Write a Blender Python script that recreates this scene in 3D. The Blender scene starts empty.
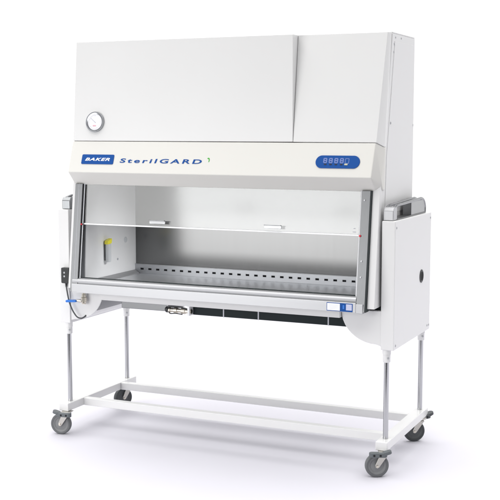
import bpy, bmesh, math, random
from mathutils import Vector, Matrix
random.seed(4)
S = bpy.context.scene
COL = S.collection
R = math.radians

# ------------------------------------------------------------------ materials
def nodes(name):
    m = bpy.data.materials.new(name); m.use_nodes = True
    nt = m.node_tree
    return m, nt, nt.nodes['Principled BSDF']

def paint(name, col, rough=.4, grain=.0, metal=0., spec=.5, coat=0., wave=0):
    m, nt, b = nodes(name)
    b.inputs['Base Color'].default_value = (*col, 1)
    b.inputs['Roughness'].default_value = rough
    b.inputs['Metallic'].default_value = metal
    b.inputs['Specular IOR Level'].default_value = spec
    b.inputs['Coat Weight'].default_value = coat
    tc = nt.nodes.new('ShaderNodeTexCoord')
    # faint tone and gloss variation of a real coated sheet
    n2 = nt.nodes.new('ShaderNodeTexNoise'); n2.inputs['Scale'].default_value = 3.1; n2.inputs['Detail'].default_value = 4
    nt.links.new(tc.outputs['Object'], n2.inputs['Vector'])
    mr = nt.nodes.new('ShaderNodeMapRange')
    mr.inputs['To Min'].default_value = rough*.88; mr.inputs['To Max'].default_value = min(1, rough*1.12)
    nt.links.new(n2.outputs['Fac'], mr.inputs['Value']); nt.links.new(mr.outputs['Result'], b.inputs['Roughness'])
    hs = nt.nodes.new('ShaderNodeMix'); hs.data_type = 'RGBA'
    hs.inputs['A'].default_value = (*[c*.985 for c in col], 1); hs.inputs['B'].default_value = (*[min(1, c*1.012) for c in col], 1)
    nt.links.new(n2.outputs['Fac'], hs.inputs['Factor']); nt.links.new(hs.outputs['Result'], b.inputs['Base Color'])
    if grain:
        n = nt.nodes.new('ShaderNodeTexNoise'); n.inputs['Scale'].default_value = 420; n.inputs['Detail'].default_value = 2
        nt.links.new(tc.outputs['Object'], n.inputs['Vector'])
        bp = nt.nodes.new('ShaderNodeBump'); bp.inputs['Strength'].default_value = grain; bp.inputs['Distance'].default_value = .0006
        nt.links.new(n.outputs['Fac'], bp.inputs['Height']); nt.links.new(bp.outputs['Normal'], b.inputs['Normal'])
        if wave:   # slight oil-canning of large folded sheets
            n3 = nt.nodes.new('ShaderNodeTexNoise'); n3.inputs['Scale'].default_value = 2.2; n3.inputs['Detail'].default_value = 1
            nt.links.new(tc.outputs['Object'], n3.inputs['Vector'])
            b3 = nt.nodes.new('ShaderNodeBump'); b3.inputs['Strength'].default_value = .5; b3.inputs['Distance'].default_value = .006
            nt.links.new(n3.outputs['Fac'], b3.inputs['Height']); nt.links.new(b3.outputs['Normal'], bp.inputs['Normal'])
            nt.links.new(b3.outputs['Normal'], b.inputs['Coat Normal']); b.inputs['Coat Roughness'].default_value = .22
    return m

def steel(name, col=(.66,.67,.69), rough=.3, axis='X', metal=1., streak=.25):
    """brushed stainless: streaks run along the given axis"""
    m, nt, b = nodes(name)
    b.inputs['Metallic'].default_value = metal
    tc = nt.nodes.new('ShaderNodeTexCoord')
    mp = nt.nodes.new('ShaderNodeMapping')
    sc = {'X': (1.2, 260, 260), 'Y': (260, 1.2, 260), 'Z': (260, 260, 1.2)}[axis]
    mp.inputs['Scale'].default_value = sc
    nt.links.new(tc.outputs['Object'], mp.inputs['Vector'])
    n = nt.nodes.new('ShaderNodeTexNoise'); n.inputs['Scale'].default_value = 1; n.inputs['Detail'].default_value = 3
    nt.links.new(mp.outputs['Vector'], n.inputs['Vector'])
    mr = nt.nodes.new('ShaderNodeMapRange'); mr.inputs['To Min'].default_value = rough*(1-streak*.5); mr.inputs['To Max'].default_value = rough*(1+streak*.5)
    nt.links.new(n.outputs['Fac'], mr.inputs['Value']); nt.links.new(mr.outputs['Result'], b.inputs['Roughness'])
    mx = nt.nodes.new('ShaderNodeMix'); mx.data_type = 'RGBA'
    mx.inputs['A'].default_value = (*[c*.97 for c in col], 1); mx.inputs['B'].default_value = (*[min(1, c*1.02) for c in col], 1)
    nt.links.new(n.outputs['Fac'], mx.inputs['Factor']); nt.links.new(mx.outputs['Result'], b.inputs['Base Color'])
    bp = nt.nodes.new('ShaderNodeBump'); bp.inputs['Strength'].default_value = .025; bp.inputs['Distance'].default_value = .0005
    nt.links.new(n.outputs['Fac'], bp.inputs['Height']); nt.links.new(bp.outputs['Normal'], b.inputs['Normal'])
    return m

WHITE = paint('white powder coat', (.74,.74,.742), .46, .08, 0., .3, coat=.05, wave=1)
WHITE2 = paint('white enamel', (.735,.735,.735), .30, .06, coat=.35, wave=1)
CREAM = paint('warm white moulded fascia', (.69,.681,.650), .48, .06)
STEEL = steel('brushed stainless', (.42,.43,.45), .34, 'X')
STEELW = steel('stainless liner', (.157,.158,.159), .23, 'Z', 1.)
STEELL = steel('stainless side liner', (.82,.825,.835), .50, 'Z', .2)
STEELV = steel('brushed stainless upright', (.19,.194,.20), .38, 'Z')
STEELB = steel('bright stainless lip', (.47,.475,.49), .42, 'X', .6)
CHROME = steel('polished column', (.47,.475,.485), .18, 'Z', 1., .1)
ZINC = paint('zinc plated fork', (.50,.485,.45), .26, 0, 1.)
DARK = paint('dark pan and gap shade', (.010,.016,.018), .6, 0, 0, .2)
BLACK = paint('black plastic', (.012,.014,.016), .42, .05)
GASKET = paint('black gasket', (.012,.02,.022), .6)
RUBBER = paint('grey wheel rubber', (.115,.12,.125), .55, .2)
HUBG = paint('grey wheel hub', (.19,.195,.20), .5)
TYRED = paint('shaded wheel rubber', (.045,.05,.053), .5, .2)  # grey wheel rubber darkened to paint shade onto the rear tyres
HUBD = paint('shaded wheel hub', (.075,.08,.084), .45)  # grey hub darkened likewise, shade painted in for the rear wheels
PEDAL = paint('slate pedal plastic', (.10,.112,.12), .45)
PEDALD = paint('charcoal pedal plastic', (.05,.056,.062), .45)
SLOT = paint('slot shadow', (.01,.01,.012), .9)
BLUE = paint('blue print', (.005,.07,.30), .55, 0, 0, .2)
BLUEV = paint('blue vinyl handle', (.01,.16,.62), .4)
GREEN = paint('green print', (.07,.40,.05), .5, 0, 0, .2)
PWHITE = paint('white print', (.88,.89,.90), .4)
PGREYL = paint('light grey fitting', (.56,.58,.60), .3)
PGREY = paint('grey print', (.45,.46,.50), .5)
LCDB = paint('display digit', (.17,.23,.50), .5, 0, 0, .2)
AMBER = paint('pale yellow key', (.55,.54,.38), .5)
YELLOW = paint('yellow cap', (.88,.80,.06), .38)
BRASS = paint('nickel plated brass', (.62,.58,.50), .28, 0, 1.)
RED = paint('red bead', (.72,.03,.05), .35)
GREYP = paint('grey plastic', (.42,.43,.45), .4)
DIAL = paint('gauge dial', (.86,.86,.90), .3, 0, 0, .5, .6)
PINK = paint('gauge scale print', (.75,.42,.48), .5)
RAILST = steel('rail steel', (.30,.31,.32), .34, 'Y')
RING = steel('gauge bezel', (.40,.41,.43), .22, 'X')

def glassmat():
    m = bpy.data.materials.new('clear safety glass'); m.use_nodes = True
    nt = m.node_tree; nt.nodes.clear()
    out = nt.nodes.new('ShaderNodeOutputMaterial')
    t = nt.nodes.new('ShaderNodeBsdfTransparent'); t.inputs['Color'].default_value = (.955,.958,.958,1)
    g = nt.nodes.new('ShaderNodeBsdfGlossy'); g.inputs['Roughness'].default_value = .02
    f = nt.nodes.new('ShaderNodeFresnel'); f.inputs['IOR'].default_value = 1.5
    mx = nt.nodes.new('ShaderNodeMixShader')
    nt.links.new(f.outputs[0], mx.inputs[0]); nt.links.new(t.outputs[0], mx.inputs[1]); nt.links.new(g.outputs[0], mx.inputs[2])
    nt.links.new(mx.outputs[0], out.inputs[0])
    return m
GLASS = glassmat()

# ------------------------------------------------------------------ mesh helpers
def box(bm, x0, x1, y0, y1, z0, z1):
    vs = [bm.verts.new((x, y, z)) for x in (x0, x1) for y in (y0, y1) for z in (z0, z1)]
    for f in ((0,1,3,2),(4,6,7,5),(0,4,5,1),(2,3,7,6),(0,2,6,4),(1,5,7,3)):
        bm.faces.new([vs[i] for i in f])
    return vs

def B(*a):
    bm = bmesh.new(); box(bm, *a); return bm

def hull(pts):
    bm = bmesh.new()
    for p in pts: bm.verts.new(p)
    r = bmesh.ops.convex_hull(bm, input=bm.verts)
    bmesh.ops.dissolve_limit(bm, angle_limit=R(1.0), verts=bm.verts, edges=bm.edges)
    loose = [v for v in bm.verts if not v.link_faces]
    if loose: bmesh.ops.delete(bm, geom=loose, context='VERTS')
    return bm

def prism(bm, poly, axis, a, b):
    """extrude a 2-D polygon along an axis; poly holds the other two coordinates in order"""
    def P(t, q):
        return {'X': (t, q[0], q[1]), 'Y': (q[0], t, q[1]), 'Z': (q[0], q[1], t)}[axis]
    A = [bm.verts.new(P(a, q)) for q in poly]; Bv = [bm.verts.new(P(b, q)) for q in poly]
    n = len(poly)
    bm.faces.new(A); bm.faces.new(Bv[::-1])
    for i in range(n):
        bm.faces.new((A[i], Bv[i], Bv[(i+1) % n], A[(i+1) % n]))
    return bm

def PR(poly, axis, a, b):
    return prism(bmesh.new(), poly, axis, a, b)

def lathe(bm, prof, M=None, n=40):
    """profile of (radius, height) turned round local Z, then moved by M"""
    M = M or Matrix()
    rings = []
    for r, h in prof:
        if r < 1e-6:
            rings.append([bm.verts.new(M @ Vector((0, 0, h)))])
        else:
            rings.append([bm.verts.new(M @ Vector((r*math.cos(2*math.pi*k/n), r*math.sin(2*math.pi*k/n), h))) for k in range(n)])
    for a, b in zip(rings, rings[1:]):
        for k in range(n):
            q = [a[k % len(a)], a[(k+1) % len(a)], b[(k+1) % len(b)], b[k % len(b)]]
            u = []
            for v in q:
                if v not in u: u.append(v)
            if len(u) > 2:
                try: bm.faces.new(u)
                except ValueError: pass
    return bm

def LT(prof, M=None, n=40): return lathe(bmesh.new(), prof, M, n)
def cylprof(r, h0, h1, e=.0015): return [(0,h0),(r-e,h0),(r,h0+e),(r,h1-e),(r-e,h1),(0,h1)]
def AX(o, d):
    """matrix that puts local Z along d at o"""
    return Matrix.Translation(o) @ Vector(d).to_track_quat('Z', 'Y').to_matrix().to_4x4()

def spline(pts, k=8):
    out = []; P = [Vector(p) for p in pts]; P = [2*P[0]-P[1]] + P + [2*P[-1]-P[-2]]
    for i in range(1, len(P)-2):
        for j in range(k):
            t = j/k
            out.append(.5*((2*P[i]) + (P[i+1]-P[i-1])*t + (2*P[i-1]-5*P[i]+4*P[i+1]-P[i+2])*t*t + (3*P[i]-P[i-1]-3*P[i+1]+P[i+2])*t**3))
    out.append(P[-2]); return out

def tube(bm, pts, r, n=10, smooth=True):
    P = spline(pts) if smooth else [Vector(p) for p in pts]
    rings = []; up = Vector((0, 0, 1)); prev = None
    for i, p in enumerate(P):
        t = (P[min(i+1, len(P)-1)] - P[max(i-1, 0)]).normalized()
        u = (prev - t*prev.dot(t)) if prev else t.orthogonal()
        u.normalize(); prev = u; w = t.cross(u)
        rings.append([bm.verts.new(p + r*(math.cos(2*math.pi*k/n)*u + math.sin(2*math.pi*k/n)*w)) for k in range(n)])
    for a, b in zip(rings, rings[1:]):
        for k in range(n): bm.faces.new((a[k], a[(k+1) % n], b[(k+1) % n], b[k]))
    bm.faces.new(rings[0][::-1]); bm.faces.new(rings[-1])
    return bm

def pill(w, h, r=None, n=10):
    """outline of a rounded rectangle centred on 0"""
    r = h/2 if r is None else r; pts = []
    for cx, cy, a0 in ((w/2-r, h/2-r, 0), (-w/2+r, h/2-r, 90), (-w/2+r, -h/2+r, 180), (w/2-r, -h/2+r, 270)):
        for k in range(n+1):
            a = R(a0+90*k/n); pts.append((cx+r*math.cos(a), cy+r*math.sin(a)))
    return pts

def slab(bm, outline, M, t0, t1):
    """outline in a plane frame M (x, y in plane, z out), thickness t0..t1"""
    A = [bm.verts.new(M @ Vector((x, y, t0))) for x, y in outline]
    Bv = [bm.verts.new(M @ Vector((x, y, t1))) for x, y in outline]
    n = len(outline)
    bm.faces.new(A[::-1]); bm.faces.new(Bv)
    for i in range(n): bm.faces.new((A[i], A[(i+1) % n], Bv[(i+1) % n], Bv[i]))
    return bm

def face_frame(y0, z0, y1, z1):
    """frame on a front face that leans from (y0,z0) up to (y1,z1): returns f(x, z) -> Matrix"""
    v = Vector((0, y1-y0, z1-z0)).normalized(); u = Vector((1, 0, 0)); n = u.cross(v)
    def f(x, z):
        o = Vector((x, y0+(y1-y0)*(z-z0)/(z1-z0), z))
        M = Matrix((u, v, n)).transposed().to_4x4(); M.translation = o
        return M
    return f

ORIG = {}
def obj(name, bm, mat, parent=None, bevel=0., seg=2, smooth=35, at=None, label=None):
    bmesh.ops.recalc_face_normals(bm, faces=bm.faces)
    me = bpy.data.meshes.new(name); bm.to_mesh(me); bm.free()
    me.materials.append(mat)
    me.shade_smooth()
    me.set_sharp_from_angle(angle=R(smooth))
    o = bpy.data.objects.new(name, me); COL.objects.link(o)
    if parent is not None:
        o.parent = parent
    base = ORIG.get(parent.name, Vector()) if parent is not None else Vector()
    w = Vector(at) if at is not None else Vector()
    o.location = w - base
    ORIG[o.name] = w
    if bevel:
        b = o.modifiers.new('edge', 'BEVEL'); b.width = bevel; b.segments = seg; b.limit_method = 'ANGLE'; b.angle_limit = R(30)
        b.harden_normals = True
    if label: o['label'] = label
    return o

def thing(name, loc, label, cat):
    o = bpy.data.objects.new(name, None); COL.objects.link(o)
    o.empty_display_size = .2
    o.location = loc; ORIG[o.name] = Vector(loc)
    o['label'] = label; o['category'] = cat
    return o

def text_mesh(txt, size, M, depth=.0008, bold=0., shear=0., spacing=1., sx=1.):
    cu = bpy.data.curves.new('lettering', 'FONT'); cu.body = txt; cu.size = size
    cu.offset = bold; cu.shear = shear; cu.space_character = spacing; cu.extrude = depth/2
    cu.align_x = 'LEFT'; cu.align_y = 'BOTTOM_BASELINE'; cu.resolution_u = 6
    t = bpy.data.objects.new('lettering', cu); COL.objects.link(t)
    bpy.context.view_layer.update()
    dg = bpy.context.evaluated_depsgraph_get()
    me = bpy.data.meshes.new_from_object(t.evaluated_get(dg))
    bm = bmesh.new(); bm.from_mesh(me)
    bpy.data.objects.remove(t); bpy.data.curves.remove(cu); bpy.data.meshes.remove(me)
    w = max(v.co.x for v in bm.verts)
    bm.transform(M @ Matrix.Diagonal((sx, 1, 1, 1)))
    return bm, w*sx

def fit_text(txt, width, cap, M, **k):
    """lettering scaled so that capitals are `cap` high and the line is `width` long"""
    size = cap/.70
    bm, w = text_mesh(txt, size, Matrix(), **k); bm.free()
    return text_mesh(txt, size, M, sx=width/w, **k)[0]

# ------------------------------------------------------------------ setting
fl = B(-6, 6, -1.6, 9, -.02, 0)
floor = obj('floor', fl, paint('white studio floor', (.60,.593,.645), .75), None)
floor['kind'] = 'structure'
floor['label'] = 'seamless white studio floor'

# ------------------------------------------------------------------ the cabinet
cab = thing('safety_cabinet', (0, .33, .742),
    'wide white laboratory hood cabinet with glass sash and blue badge, on the wheeled stand', 'cabinet')

XR0, XR1 = .878, .918          # right cheek
XL0, XL1 = -.897, -.8745        # left cheek
cheek = [(.250,2.243),(.655,2.243),(.655,.862),(.004,.862),(.074,1.452),(.140,1.66)]
side_r = obj('side_panel', PR(cheek, 'X', XR0, XR1), WHITE, cab, .003)
side_l = obj('side_panel', PR(cheek, 'X', XL0, XL1), WHITE, cab, .003)
cov = [(.285,2.205),(.632,2.205),(.632,1.33),(.150,1.33),(.170,1.62)]
obj('side_cover', PR(cov, 'X', XR1-.001, XR1+.0025), WHITE, side_r, .001)
def screw(parent, p, d, r=.006, mat=GREYP):
    return obj('screw', LT([(0,0),(r,0),(r,.0015),(r*.7,.003),(0,.0034)], AX(Vector(p), d), 14), mat, parent)
screw(side_r, (XR1+.0025, .225, 1.79), (1,0,0), .007)
screw(side_r, (XR1-.0005, .640, 1.78), (1,0,0), .007)
for y, z in ((.300,2.224),(.400,2.226),(.272,2.150),(.278,2.19)):
    screw(side_r, (XR1-.0005 if z > 2.2 else XR1-.0005, y, z), (1,0,0), .005)
obj('top_panel', B(-.897, .917, .255, .654, 2.2435, 2.250), WHITE, cab, .002)
obj('rear_panel', B(-.861, .877, .648, .6545, .862, 2.243), WHITE, cab, .001)

# upper front doors: the left one stands proud of the right one towards the top
yb, zb_ = .069, 1.694
panl = hull([(-.886,yb,zb_),(.4475,yb,zb_),(-.902,.142,2.246),(.417,.142,2.246),
             (-.900,.135,1.672),(-.912,.20,2.240),(.4475,.24,zb_),(.417,.24,2.246),(-.900,.24,1.68),(-.912,.24,2.240)])
left_door = obj('front_panel', panl, WHITE2, cab, .003)
def planar_x(a, b, d, y, z):
    a, b, d = Vector(a), Vector(b), Vector(d); n = (b-a).cross(d-a)
    return a.x - (n.y*(y-a.y)+n.z*(z-a.z))/n.x
cx_ = planar_x((.897,yb,zb_), (.9215,.122,1.671), (.904,.212,2.246), .234, 2.246)
panr = hull([(.4500,yb,zb_),(.897,yb,zb_),(.4190,.212,2.246),(.904,.212,2.246),
             (.9215,.122,1.671),(cx_,.234,2.246),(.4500,.25,zb_),(.4190,.25,2.246),(.9215,.150,1.671),(.88,.25,1.69),(cx_,.25,2.246)])
right_door = obj('front_panel', panr, WHITE2, cab, .0015)
for x, z in ((.4505, 1.70),):
    pass

# moulded fascia with its chin
hp = []
for s, x0 in ((-1, 0), (1, 0)):
    fx = {-1: -.889, 1: .893}[s]; ox = {-1: -.905, 1: .9235}[s]
    hp += [(fx,.069,1.690),(fx+s*-.004,.008,1.519),(fx-s*.003,.080,1.447),
           (ox,.124,1.664),(ox,.074,1.512),(ox,.105,1.453),(ox,.135,1.664),(ox,.120,1.453),(ox-s*.02,.22,1.664),(ox-s*.02,.22,1.453),(fx,.22,1.690)]
fascia = obj('fascia', hull(hp), CREAM, cab, .004, 3)
HF = face_frame(.008, 1.519, .069, 1.690)

# badge and name
badge = obj('name_badge', slab(bmesh.new(), pill(.207, .056, .007), HF(-.7055, 1.591), 0, .003), BLUE, fascia, .0008)
obj('lettering', fit_text('BAKER', .162, .0165, HF(-.7055, 1.591) @ Matrix.Translation((-.082, -.0085, .0034)), bold=.0006, shear=.3, spacing=1.12), PWHITE, badge)
obj('lettering', fit_text('SterilGARD', .506, .0235, HF(-.564, 1.5835) @ Matrix.Translation((0, -.0085, .0010)), bold=.0007, shear=.12, spacing=1.35), BLUE, fascia)
# the small green swash after the name
sw = [(-.010,.013),(-.002,.017),(.005,.015),(.009,.007),(.009,-.004),(.006,-.013),(.001,-.013),(.003,-.004),(.002,.004),(-.002,.0085),(-.008,.009)]
obj('green_mark', slab(bmesh.new(), [(x*.8, y*.8) for x, y in sw[::-1]], HF(-.020, 1.595), .0002, .001), GREEN, fascia)
# control display
disp = obj('display', slab(bmesh.new(), pill(.236, .0675), HF(.706, 1.5945), 0, .0035), BLUE, fascia, .001)
DF = HF(.706, 1.5945)
seg = bmesh.new()
def digit(bm, cx, cy, w, h, t, on='abcdefg'):
    bars = {'a': (0,h/2,w,t),'g': (0,0,w,t),'d': (0,-h/2,w,t),'f': (-w/2,h/4,t,h/2),'b': (w/2,h/4,t,h/2),'e': (-w/2,-h/4,t,h/2),'c': (w/2,-h/4,t,h/2)}
    for i, c in enumerate(on):
        x, y, a, b = bars[c]
        slab(bm, [(cx+x-a/2,cy+y-b/2),(cx+x+a/2,cy+y-b/2),(cx+x+a/2,cy+y+b/2),(cx+x-a/2,cy+y+b/2)], DF, .0036, .0042+.00003*i)
for i in range(4): digit(seg, -.066+i*.0295, .006, .0150, .022, .0056)
obj('digits', seg, LCDB, disp)
fr_ = bmesh.new(); digit(fr_, .0505, .005, .0185, .025, .003, 'abcdef')
obj('indicator', fr_, LCDB, disp)
for i in range(4):
    obj('key', slab(bmesh.new(), pill(.013, .0055, .001), DF @ Matrix.Translation((-.064+i*.0285, -.014, 0)), .0036, .0050), BLACK, disp)
obj('key', slab(bmesh.new(), pill(.017, .0075, .0015), DF @ Matrix.Translation((.047, -.0135, 0)), .0036, .0056), AMBER, disp, label='pale yellow key')

# pressure gauge
PF = face_frame(yb, zb_, .142, 2.246)
GM = PF(-.748, 1.797)
gauge = obj('pressure_gauge', LT([(.044,0),(.0575,0),(.0575,.009),(.0560,.0120),(.0535,.0120),(.0520,.008),(.044,.006)], GM, 56), RING, left_door)
obj('dial', LT([(0,.0055),(.0515,.0055),(.0515,.0062),(0,.0062)], GM, 48), DIAL, gauge)
tk = bmesh.new()
for k in range(21):
    a = R(-225+k*13.5 + 270); L = .007 if k % 5 == 0 else .004
    M = GM @ Matrix.Rotation(a - R(45), 4, 'Z')
    slab(tk, [(-.0006,.040-L),(.0006,.040-L),(.0006,.040),(-.0006,.040)], M, .0066, .0070)
obj('dial_scale', tk, PGREY, gauge)
obj('dial_print', slab(bmesh.new(), pill(.020,.007,.001), GM @ Matrix.Translation((-.002,-.021,0)), .0066, .0070), PINK, gauge)
nd = slab(bmesh.new(), [(-.0011,-.008),(.0011,-.008),(.0005,.036),(-.0005,.036)], GM @ Matrix.Rotation(R(52), 4, 'Z'), .0074, .0080)
obj('needle', nd, PGREY, gauge)

# front uprights either side of the opening (they lean like the cheeks)
def yfront(z): return -.010 + .072*(z-.88)/.565
def upright(xa, xb, dy=0., z0=.846, z1=1.452, dep=.05):
    q = [(yfront(z0)+dy, z0), (yfront(z1)+dy, z1), (yfront(z1)+dy+dep, z1), (yfront(z0)+dy+dep, z0)]
    return PR(q, 'X', xa, xb)
post_r = obj('upright', upright(.826, .8725), STEELV, cab, .002)
post_l = obj('upright', upright(-.874, -.826), STEELV, cab, .002)
obj('track', upright(.8165, .8255, .012, .90), STEELB, post_r, .001)
obj('track', upright(-.8255, -.8165, .012, .90), STEEL, post_l, .001)
obj('gasket', upright(-.850, -.8475, -.0006, .90, 1.452, .01), PGREY, post_l)
obj('gasket', upright(.8728, .8778, .001), GASKET, post_r)
for z in (1.405, 1.10, 1.02):
    screw(post_r, (.843, yfront(z)-.0005, z), (0,-1,.12), .0055, STEELB)
obj('stop_bead', LT([(0,-.006),(.004,-.0045),(.006,0),(.004,.0045),(0,.006)], Matrix.Translation((.829, yfront(1.226)-.003, 1.226)), 14), RED, post_r)
obj('stop_bead', LT([(0,-.005),(.003,-.004),(.005,0),(.003,.004),(0,.005)], Matrix.Translation((-.823, yfront(1.225)+.004, 1.225)), 14), RED, post_l)
# foot block where the right upright meets the lip
obj('corner_block', B(.826, .864, -.0165, .03, .838, .887), STEELB, post_r, .003)

# sash: leaning pane with a polished lower edge and two pull handles
def sash_q(z0, z1, t0, t1):
    return [(yfront(z0)+t0, z0), (yfront(z1)+t0, z1), (yfront(z1)+t1, z1), (yfront(z0)+t1, z0)]
sash = obj('sash', PR(sash_q(1.231, 1.475, .020, .026), 'X', -.815, .815), GLASS, cab)
obj('edge_rail', PR(sash_q(1.223, 1.2305, .018, .028), 'X', -.815, .815), PWHITE, sash, .001)
for x in (-.333, .352):
    M = face_frame(yfront(1.0), 1.0, yfront(1.4), 1.4)(x, 1.253)
    h = slab(bmesh.new(), pill(.096, .016, .003), M, .0, .004)
    obj('pull_handle', h, PWHITE if x < 0 else STEEL, sash, .001)
    hh = slab(bmesh.new(), pill(.096, .004, .0015), M @ Matrix.Translation((0, .008, 0)), .002, .014)
    obj('pull_grip', hh, STEELV, sash, .0006)
M = face_frame(yfront(1.0), 1.0, yfront(1.4), 1.4)(.79, 1.245)
st = bmesh.new(); slab(st, pill(.016,.004,.0005), M, -.0195, -.019); slab(st, pill(.010,.004,.0005), M @ Matrix.Translation((0,.018,0)), -.0195, -.019)
obj('height_sticker', st, PGREY, sash)

# stainless liner
IX0, IX1, IY = -.8125, .8125, .622
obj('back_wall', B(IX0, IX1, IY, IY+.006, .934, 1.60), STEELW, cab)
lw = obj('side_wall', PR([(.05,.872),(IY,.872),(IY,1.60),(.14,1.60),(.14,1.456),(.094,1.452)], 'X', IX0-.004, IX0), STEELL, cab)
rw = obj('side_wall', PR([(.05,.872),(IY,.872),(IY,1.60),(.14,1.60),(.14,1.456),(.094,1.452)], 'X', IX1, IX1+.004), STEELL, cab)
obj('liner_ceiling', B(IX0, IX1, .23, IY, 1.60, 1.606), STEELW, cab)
# perforated intake strip along the foot of the back wall
def slotted(x0, x1, z0, z1, y, pitch, w, h, zc):
    bm = bmesh.new(); n = int((x1-x0)/pitch); off = (x1-x0-n*pitch)/2
    xs = [x0]
    for i in range(n):
        c = x0+off+(i+.5)*pitch; xs += [c-w/2, c+w/2]
    xs.append(x1); zs = [z0, zc-h/2, zc+h/2, z1]
    V = [[bm.verts.new((x, y, z)) for z in zs] for x in xs]
    for i in range(len(xs)-1):
        for j in range(3):
            if i % 2 == 1 and j == 1: continue
            bm.faces.new((V[i][j], V[i+1][j], V[i+1][j+1], V[i][j+1]))
    r = bmesh.ops.extrude_face_region(bm, geom=bm.faces[:])
    for v in [g for g in r['geom'] if isinstance(g, bmesh.types.BMVert)]: v.co.y += .002
    return bm
sg = obj('slot_strip', slotted(IX0, IX1, .879, .934, IY-.012, .0545, .0225, .0115, .908), STEEL, cab)
obj('slot_plenum', B(IX0+.001, IX1-.001, IY-.008, IY-.002, .88, .932), SLOT, sg)
obj('strip_cap', B(IX0, IX1, IY-.014, IY-.0005, .9345, .938), STEELB, sg, .001)
# work tray with raised ends, front grille and lip
tray = obj('work_tray', B(IX0+.03, IX1-.03, .085, IY-.013, .868, .879), steel('tray stainless', (.80,.81,.83), .38, 'X', .9), cab, .002)
obj('tray_end', PR([(IX0+.001,.872),(IX0+.034,.872),(IX0+.030,.884),(IX0+.001,.902)], 'Y', .085, IY-.014), STEELB, tray, .001)
obj('tray_end', PR([(IX1-.001,.872),(IX1-.034,.872),(IX1-.030,.884),(IX1-.001,.902)], 'Y', .085, IY-.014), STEELB, tray, .001)
obj('front_grille', B(IX0+.001, IX1-.001, .034, .084, .860, .868), SLOT, tray)
lip = [(-.014,.842),(-.014,.889),(-.012,.8915),(.000,.8925),(.000,.8985),(-.0085,.8990),(-.0095,.910),(-.004,.918),(.006,.9225),(.022,.9215),(.032,.915),(.032,.906),(.026,.911),(.012,.914),(.012,.842)]
lipo = obj('front_lip', PR(lip, 'X', -.8615, .8255), STEELB, cab, .0008, 2, 25)
obj('lip_seal', B(-.8120, .8160, .024, .036, .912, .9255), GASKET, lipo, .002)
obj('lip_groove', B(-.861, .825, -.0042, -.0002, .8928, .8982), GREYP, lipo)
# notice stuck to the lip
LM = Matrix(((1,0,0,.7405),(0,0,-1,-.014),(0,1,0,.8655),(0,0,0,1)))
lab = obj('notice_label', slab(bmesh.new(), pill(.139,.043,.002), LM, .0, .0008), BLUE, lipo)
obj('label_field', slab(bmesh.new(), pill(.068,.036,.001), LM @ Matrix.Translation((-.0325,0,0)), .0009, .0013), PWHITE, lab)
obj('label_field', slab(bmesh.new(), pill(.031,.031,.001), LM @ Matrix.Translation((.050,.002,0)), .0009, .0013), paint('lavender print', (.52,.54,.72), .5), lab)
ln = bmesh.new()
for k in range(5): slab(ln, [(-.026,-.0005),(.024-.012*(k==4),-.0005),(.024-.012*(k==4),.0005),(-.026,.0005)], LM @ Matrix.Translation((-.0325,.011-.0055*k,0)), .0014, .0016)
obj('label_lines', ln, paint('pale print', (.66,.66,.72), .5), lab)
lg = bmesh.new(); slab(lg, [(-.004,-.010),(.004,-.010),(.004,.010),(-.004,.010)], LM @ Matrix.Translation((.0205,.002,0)), .0009, .0012)
obj('label_emblem', lg, BLUEV, lab)

# lower body: white skirt, grey pan, dark underside pan with pale straps
obj('lower_shell', B(-.859, .875, .036, .645, .846, .859), STEEL, cab, .001)
obj('shade_block', B(.870, .9275, .105, .60, .835, .8605), DARK, cab)  # dark block added so the gap below the cheek looks shaded
obj('shade_block', B(-.9275, -.862, .105, .60, .835, .8605), DARK, cab)  # matching dark block, painted shade for the left gap
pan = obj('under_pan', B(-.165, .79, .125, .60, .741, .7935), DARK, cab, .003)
for x in (.024, .231, .630):
    obj('strap', B(x-.0035, x+.0035, .1225, .1255, .7405, .7925), PGREY, pan)
pan2 = obj('under_pan', B(-.62, -.315, .125, .60, .748, .7935), STEELV, cab, .003)
hw = obj('drain_coupling', LT([(0,-.075),(.011,-.075),(.015,-.071),(.015,-.052),(.011,-.050),(.011,-.03),(.0165,-.028),(.0165,-.010),(.012,-.008),(.012,.016),(.0175,.018),(.0175,.040),(.013,.042),(.013,.078),(0,.078)], AX(Vector((-.240,.105,.762)), (1,0,0)), 24), BRASS, cab)
obj('coupling_knob', LT([(0,-.014),(.012,-.012),(.017,-.006),(.017,.006),(.012,.012),(0,.014)], AX(Vector((-.311,.104,.764)), (1,0,0)), 24), BLACK, hw)
obj('coupling_bracket', B(-.178, -.166, .085, .13, .740, .793), PWHITE, hw, .001)
tb = bmesh.new(); tube(tb, [(-.305,.1,.764),(-.30,.094,.779),(-.27,.092,.785),(-.22,.092,.783),(-.185,.095,.776)], .004)
obj('coupling_hose', tb, BLACK, hw)
tb = bmesh.new(); tube(tb, [(-.30,.096,.756),(-.285,.086,.746),(-.25,.084,.749),(-.21,.088,.745)], .003)
obj('coupling_hose', tb, BLACK, hw)

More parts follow.
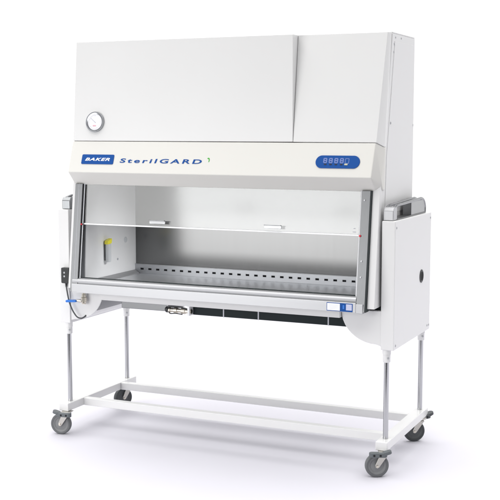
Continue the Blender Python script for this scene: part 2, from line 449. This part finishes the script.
# yellow-capped service fitting on the left liner wall
fx, fy = IX0+.022, .268
fit_ = obj('service_fitting', LT([(0,.986),(.012,.986),(.0155,.992),(.0165,1.0),(.0165,1.086),(.015,1.092),(0,1.092)], Matrix.Translation((fx, fy, 0)), 28), PGREYL, lw)
obj('fitting_cap', hull([(fx-.014,fy-.020,1.091),(fx+.012,fy-.020,1.091),(fx-.014,fy+.022,1.095),(fx+.012,fy+.022,1.095),
                         (fx-.014,fy-.017,1.112),(fx+.012,fy-.017,1.112),(fx-.014,fy+.026,1.124),(fx+.012,fy+.026,1.124)]), YELLOW, fit_, .003)
obj('fitting_bracket', B(IX0, IX0+.006, fy-.010, fy+.026, .995, 1.088), STEELV, fit_, .001)
obj('wall_plug', LT(cylprof(.018, 0, .003), AX(Vector((IX0, .50, 1.095)), (1,0,0)), 28), PGREYL, lw)
obj('wall_plug', LT(cylprof(.007, 0, .004), AX(Vector((IX0, .405, .988)), (1,0,0)), 20), PGREY, lw)

# ball valve with blue lever under the left end of the lip
vx, vy = -.824, .052
val = obj('drain_valve', LT([(0,.768),(.012,.768),(.0135,.772),(.0135,.784),(.018,.786),(.018,.806),(.0125,.808),(.0125,.822),(.010,.823),(.010,.843),(0,.843)], Matrix.Translation((vx, vy, 0)), 8), BRASS, cab)
lathe_b = LT([(0,0),(.0085,0),(.0085,.018),(.006,.020),(.006,.034),(0,.034)], AX(Vector((vx-.012, vy-.003, .785)), (-1,-.1,.02)), 18)
obj('valve_stem', lathe_b, BRASS, val)
obj('valve_lever', hull([(vx-.042,vy-.022,.778),(vx-.042,vy-.022,.790),(vx-.040,vy+.006,.778),(vx-.040,vy+.006,.790),
                         (vx-.112,vy-.020,.772),(vx-.112,vy-.020,.786),(vx-.112,vy+.004,.772),(vx-.112,vy+.004,.786),(vx-.118,vy-.008,.779)]), BLUEV, val, .004, 3)

# ------------------------------------------------------------------ the wheeled stand
stand = thing('rolling_stand', (0, .41, 0),
    'white wheeled stand with four polished legs, side housings and grey casters, carrying the hood cabinet', 'stand')

def gusset_poly(s):
    q = [(.931,.662)]
    for a in range(0, 91, 9):      # quarter sweep from the housing up to the cabinet
        t = R(a); q.append((.905-.188*math.sin(t), .838-.168*math.cos(t)))
    q += [(.717,.8425),(.931,.8425)]
    return [(s*x, z) for x, z in q]
for s in (1, -1):
    a, b = (.931, 1.001) if s > 0 else (-1.001, -.931)
    hs = obj('side_housing', B(a, b, .070, .752, .646, 1.302), WHITE, stand, .004, 3)
    obj('gusset', PR(gusset_poly(s), 'Y', .078, .70), WHITE, hs, .003)
    lin = []
    for rr in (.1895, .1875):
        arc = [(s*(.905-rr*math.sin(R(a))), .838-(rr-.020)*math.cos(R(a))) for a in range(50, 91, 5)]
        lin += arc if rr > .188 else arc[::-1]
    obj('gusset_liner', PR(lin, 'Y', .086, .695), STEELV, hs)
    X = s*1.001; d = (s, 0, 0)
    for y, z in ((.092,1.268),(.735,1.272),(.100,.668),(.735,.672),(.700,.674)):
        screw(hs, (X-.0005*s, y, z), d, .0065)
    obj('port_grommet', LT([(.024,0),(.036,0),(.036,.003),(.032,.005),(.028,.005),(.024,.002)], AX(Vector((X-.0006*s, .566, .967)), d), 40), BLACK, hs)
    obj('cable_port', LT([(0,.0),(.029,.0),(.029,.002),(0,.002)], AX(Vector((X-.0004*s, .566, .967)), d), 32), SLOT, hs)
    # pressed steel hand rail on top of the housing
    x0, x1 = (.932, .985) if s > 0 else (-.985, -.932)
    nose = [(.088,1.3035),(.150,1.3035),(.150,1.370),(.100,1.370),(.088,1.352)]
    hd = obj('hand_rail', PR(nose, 'X', x0, x1), STEELB if s > 0 else RAILST, hs, .004, 3)
    tail = [(.420,1.3035),(.690,1.3035)]
    for k in range(0, 11):
        t = R(90*k/10); tail.append((.648+.042*math.cos(t), 1.336+.042*math.sin(t)))
    tail += [(.42,1.378)]
    obj('rail_end', PR(tail, 'X', x0+.002, x1-.004), steel('rail end steel', (.34,.345,.355), .3, 'Y'), hd, .003, 2)
    obj('rail_base', B(x0, x1+.001, .150, .690, 1.3030, 1.309), STEELV, hd, .001)
    for xx in (x0+.008, x1-.008):
        tb = bmesh.new()
        tube(tb, [(xx,.122,1.3645),(xx,.150,1.372),(xx,.20,1.3760),(xx,.32,1.3775),(xx,.56,1.384),(xx,.63,1.384),(xx,.672,1.370),(xx,.696,1.340),(xx,.698,1.306)], .0075, 14)
        obj('rail_bar', tb, steel('rail bar steel', (.26,.265,.275), .25, 'Y'), hd)
obj('front_frame', B(-.7165, .7165, .058, .100, .797, .8405), WHITE, stand, .003)
obj('rear_frame', B(-.7165, .7165, .640, .690, .797, .8405), WHITE, stand, .003)

def beam(x):
    return obj('side_beam', B(x-.031, x+.031, .024, .804, .137, .1815), WHITE2, stand, .003, 3)
for x in (.957, -.957): beam(x)
obj('cross_rail', B(-.926, .926, .190, .232, .136, .180), WHITE2, stand, .003, 3)
obj('cross_rail', B(-.926, .926, .612, .654, .136, .180), WHITE2, stand, .003, 3)

leg_bm = LT(cylprof(.0135, 0, .44), None, 36)
leg0 = obj('leg', leg_bm, CHROME, stand, at=(.957, .096, .181))
col0 = obj('collar', LT([(.0145,.400),(.019,.400),(.020,.403),(.020,.440),(.022,.441),(.022,.466),(.0145,.466)], None, 32), WHITE2, leg0, at=(.957,.096,.181))
scr0 = obj('screw', LT([(0,0),(.0055,0),(.0055,.004),(0,.005)], AX(Vector((.013,-.016,.424)), (.6,-.8,0)), 12), GREYP, leg0, at=(.957,.096,.181))
def copy_part(o, parent, loc):
    c = o.copy(); COL.objects.link(c); c.parent = parent; c.location = loc
    return c
for x, y in ((-.957,.096),(.957,.742),(-.957,.742)):
    l = copy_part(leg0, stand, Vector((x, y, .181)) - ORIG['rolling_stand'])
    copy_part(col0, l, (0,0,0)); copy_part(scr0, l, (0,0,0))

# casters: fork (the part) with tyre, hub, axle and brake pedal as sub-parts, built once round the swivel axis
def fork_bm():
    bm = bmesh.new()
    box(bm, -.030, .030, -.027, .027, .1325, .1368)                      # plate
    lathe(bm, [(0,.1215),(.021,.1215),(.024,.124),(.024,.130),(.020,.1323),(0,.1323)], None, 28)
    box(bm, -.024, .018, -.0235, .0235, .1175, .1212)                    # yoke
    for s in (-1, 1):
        y0, y1 = (s*.0235, s*.0205) if s < 0 else (s*.0205, s*.0235)
        prism(bm, [(.018,.1195),(-.024,.1195),(-.047,.066),(-.045,.054),(-.035,.050),(-.026,.056)], 'Y', y0, y1)
    return bm
TR = -.036     # trail
AXM = AX(Vector((TR, 0, .061)), (0, 1, 0))
tyre_prof = [(.046,-.015),(.055,-.0155),(.0595,-.012),(.061,-.006),(.061,.006),(.0595,.012),(.055,.0155),(.046,.015)]
hub_prof = [(0,-.019),(.009,-.019),(.010,-.0125),(.016,-.011),(.034,-.009),(.038,-.0125),(.0465,-.0135),(.0465,.0135),(.038,.0125),(.034,.009),(.016,.011),(.010,.0125),(.009,.019),(0,.019)]
def pedal_bm():
    bm = bmesh.new()
    o = []
    for k in range(0, 11): a = R(-90+180*k/10); o.append((.028+.017*math.cos(a), .017*math.sin(a)))
    for k in range(0, 11): a = R(90+180*k/10); o.append((-.030+.017*math.cos(a), .017*math.sin(a)))
    slab(bm, o, Matrix.Translation((0,0,.108)), 0, .0235)
    # raised toe pad at the free end
    M = Matrix.Translation((.046,0,.122)) @ Matrix.Rotation(R(-16), 4, 'Y')
    slab(bm, [(p[0], p[1]) for p in pill(.048, .036, .017, 6)], M, 0, .017)
    return bm
def pedal_hole_bm(x):
    return LT([(0,-.0179),(.0058,-.0179),(.0058,.0179),(0,.0179)], AX(Vector((x, 0, .119)), (0, 1, 0)), 16)
protos = {}
def caster(x, y, ang, pang, poff, pmat):
    """ang: heading of the trail (the wheel swings to the far side); pang: heading of the pedal"""
    loc = Vector((x, y, 0)) - ORIG['rolling_stand']
    if not protos:
        f = obj('caster', fork_bm(), ZINC, stand, .0012, 2, at=(x, y, 0))
        z = (x, y, 0)
        protos['p'] = (f, obj('tyre', LT(tyre_prof, AXM, 48), RUBBER, f, at=z), obj('wheel_hub', LT(hub_prof, AXM, 40), HUBG, f, at=z),
             obj('axle_bolt', LT([(0,-.0275),(.0065,-.0275),(.0065,-.0235),(.004,-.0235),(.004,.0235),(.0065,.0235),(.0065,.0275),(0,.0275)], AXM, 6), BRASS, f, at=z),
             obj('brake_pedal', pedal_bm(), pmat, f, .003, 3, at=z), obj('pedal_socket', pedal_hole_bm(-.022), SLOT, f, at=z), obj('pedal_socket', pedal_hole_bm(.010), SLOT, f, at=z))
        out = protos['p']
    else:
        pr = protos['p']
        f = copy_part(pr[0], stand, loc)
        out = [f] + [copy_part(q, f, (0,0,0)) for q in pr[1:]]
        if pmat is not PEDAL:      # rear wheels: darker copies with shade painted into the colour; charcoal pedals
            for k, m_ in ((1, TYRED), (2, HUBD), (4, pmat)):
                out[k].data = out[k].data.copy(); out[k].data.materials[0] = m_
    out[0].rotation_euler = (0, 0, R(ang))
    for q in out[4:]: q.rotation_euler = (0, 0, R(pang-ang))
    d = Matrix.Rotation(R(-ang), 3, 'Z') @ Vector((poff[0], poff[1], 0))
    for q in out[4:]: q.location = (d.x, d.y, poff[2])
    return out
caster(.968, .036, 28, 24, (-.016, -.042, .004), PEDAL)
caster(-.938, .030, 12, 188, (.0, -.034, .004), PEDAL)
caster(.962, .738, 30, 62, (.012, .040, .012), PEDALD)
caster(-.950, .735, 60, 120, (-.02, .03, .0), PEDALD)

# ------------------------------------------------------------------ hand control hooked on the left housing
hc = thing('hand_control', (-.945, .05, .875),
    'small black hand control with dangling cord, on the left housing of the stand', 'remote control')
HM = Matrix(((1,0,0,-.944),(0,0,-1,.0695),(0,1,0,.925),(0,0,0,1)))
bod = obj('control_body', slab(bmesh.new(), pill(.054,.090,.007), HM, 0, .026), BLACK, hc, .004, 3)
for z in (.017, -.004):
    obj('button', slab(bmesh.new(), pill(.011,.010,.003), HM @ Matrix.Translation((-.003,z,0)), .0262, .029), GREYP, bod, .0008)
cp = [(-.944,.056,.882),(-.943,.054,.866),(-.936,.052,.83),(-.922,.050,.775),(-.900,.048,.728),(-.872,.049,.692),(-.850,.056,.683),(-.836,.066,.688),(-.828,.084,.700)]
tb = bmesh.new(); tube(tb, cp, .0042, 12)
obj('cord', tb, paint('grey cord', (.07,.075,.08), .5), hc)
obj('strain_relief', LT([(0,0),(.007,0),(.0055,.022),(0,.022)], AX(Vector((-.944,.056,.881)), (0.02,0,-1)), 14), BLACK, hc)

# ------------------------------------------------------------------ studio light
W = bpy.data.worlds.new('World'); S.world = W; W.use_nodes = True
nt = W.node_tree; bg = nt.nodes['Background']
tc = nt.nodes.new('ShaderNodeTexCoord')
def ramp(sock, a, b, va, vb):
    m = nt.nodes.new('ShaderNodeMapRange'); m.interpolation_type = 'SMOOTHSTEP'
    for k, v in zip(('From Min','From Max','To Min','To Max'), (a, b, va, vb)): m.inputs[k].default_value = v
    nt.links.new(sock, m.inputs['Value']); return m.outputs['Result']
def mixc(f, ca, cb):
    m = nt.nodes.new('ShaderNodeMix'); m.data_type = 'RGBA'; nt.links.new(f, m.inputs['Factor'])
    for k, c in (('A', ca), ('B', cb)):
        if isinstance(c, tuple): m.inputs[k].default_value = (*c, 1)
        else: nt.links.new(c, m.inputs[k])
    return m.outputs['Result']
sp = nt.nodes.new('ShaderNodeSeparateXYZ'); nt.links.new(tc.outputs['Generated'], sp.inputs[0])
dot = nt.nodes.new('ShaderNodeVectorMath'); dot.operation = 'DOT_PRODUCT'
dot.inputs[1].default_value = Vector((.52, -.84, -.12)).normalized()
nt.links.new(tc.outputs['Generated'], dot.inputs[0])
# white walls behind and beside, a dimmer ceiling and front, the unlit corner of the studio behind the camera
wall = mixc(ramp(sp.outputs['Z'], .22, .55, 0, 1), (1.04, 1.04, 1.04), (.35, .35, .365))
front = mixc(ramp(sp.outputs['Y'], -.62, .02, 0, 1), (.42, .42, .425), wall)
col = mixc(ramp(dot.outputs['Value'], .66, .93, 0, 1), front, (.02, .024, .028))
nt.links.new(col, bg.inputs['Color']); bg.inputs['Strength'].default_value = 1.0

def area(name, loc, target, size, energy, col=(1,1,1), sy=None, spread=math.pi):
    l = bpy.data.lights.new(name, 'AREA'); l.energy = energy; l.color = col; l.size = size
    l.spread = spread
    if sy: l.shape = 'RECTANGLE'; l.size_y = sy
    o = bpy.data.objects.new(name, l); COL.objects.link(o); o.location = loc
    o.rotation_euler = (Vector(target)-Vector(loc)).to_track_quat('-Z', 'Y').to_euler()
    return o
area('softbox_key', (-2.2, -4.5, 1.30), (-1.7, 0, 1.30), 3.6, 122, (1, .997, .99), 2.5)
area('left_wall_fill', (.30, .32, 1.58), (-.81, .31, .86), .25, 1.8, (1, 1, 1), .40, R(52))  # unseen fill light added to brighten the left liner wall
sl = bpy.data.lights.new('overhead_soft', 'SUN'); sl.energy = 4.3; sl.angle = R(95); sl.color = (1, .99, .97)
so = bpy.data.objects.new('overhead_soft', sl); COL.objects.link(so); so.location = (0, 0, 6)
so.rotation_euler = Vector((.08, -.02, -1)).to_track_quat('-Z', 'Y').to_euler()

# ------------------------------------------------------------------ camera
cam = bpy.data.cameras.new('camera'); co = bpy.data.objects.new('camera', cam); COL.objects.link(co)
cam.sensor_width = 36; cam.lens = 1097.998/500*36; cam.clip_end = 200
co.location = (2.585, -5.193, 1.769)
co.rotation_euler = (R(90-6.383), 0, R(24.324))
S.camera = co
S.view_settings.view_transform = 'Standard'; S.view_settings.look = 'None'
S.view_settings.exposure = .10; S.view_settings.gamma = 1
S.render.engine = 'CYCLES'
S.cycles.use_denoising = True
S.cycles.max_bounces = 10; S.cycles.glossy_bounces = 6; S.cycles.transparent_max_bounces = 12
S.cycles.sample_clamp_indirect = 6
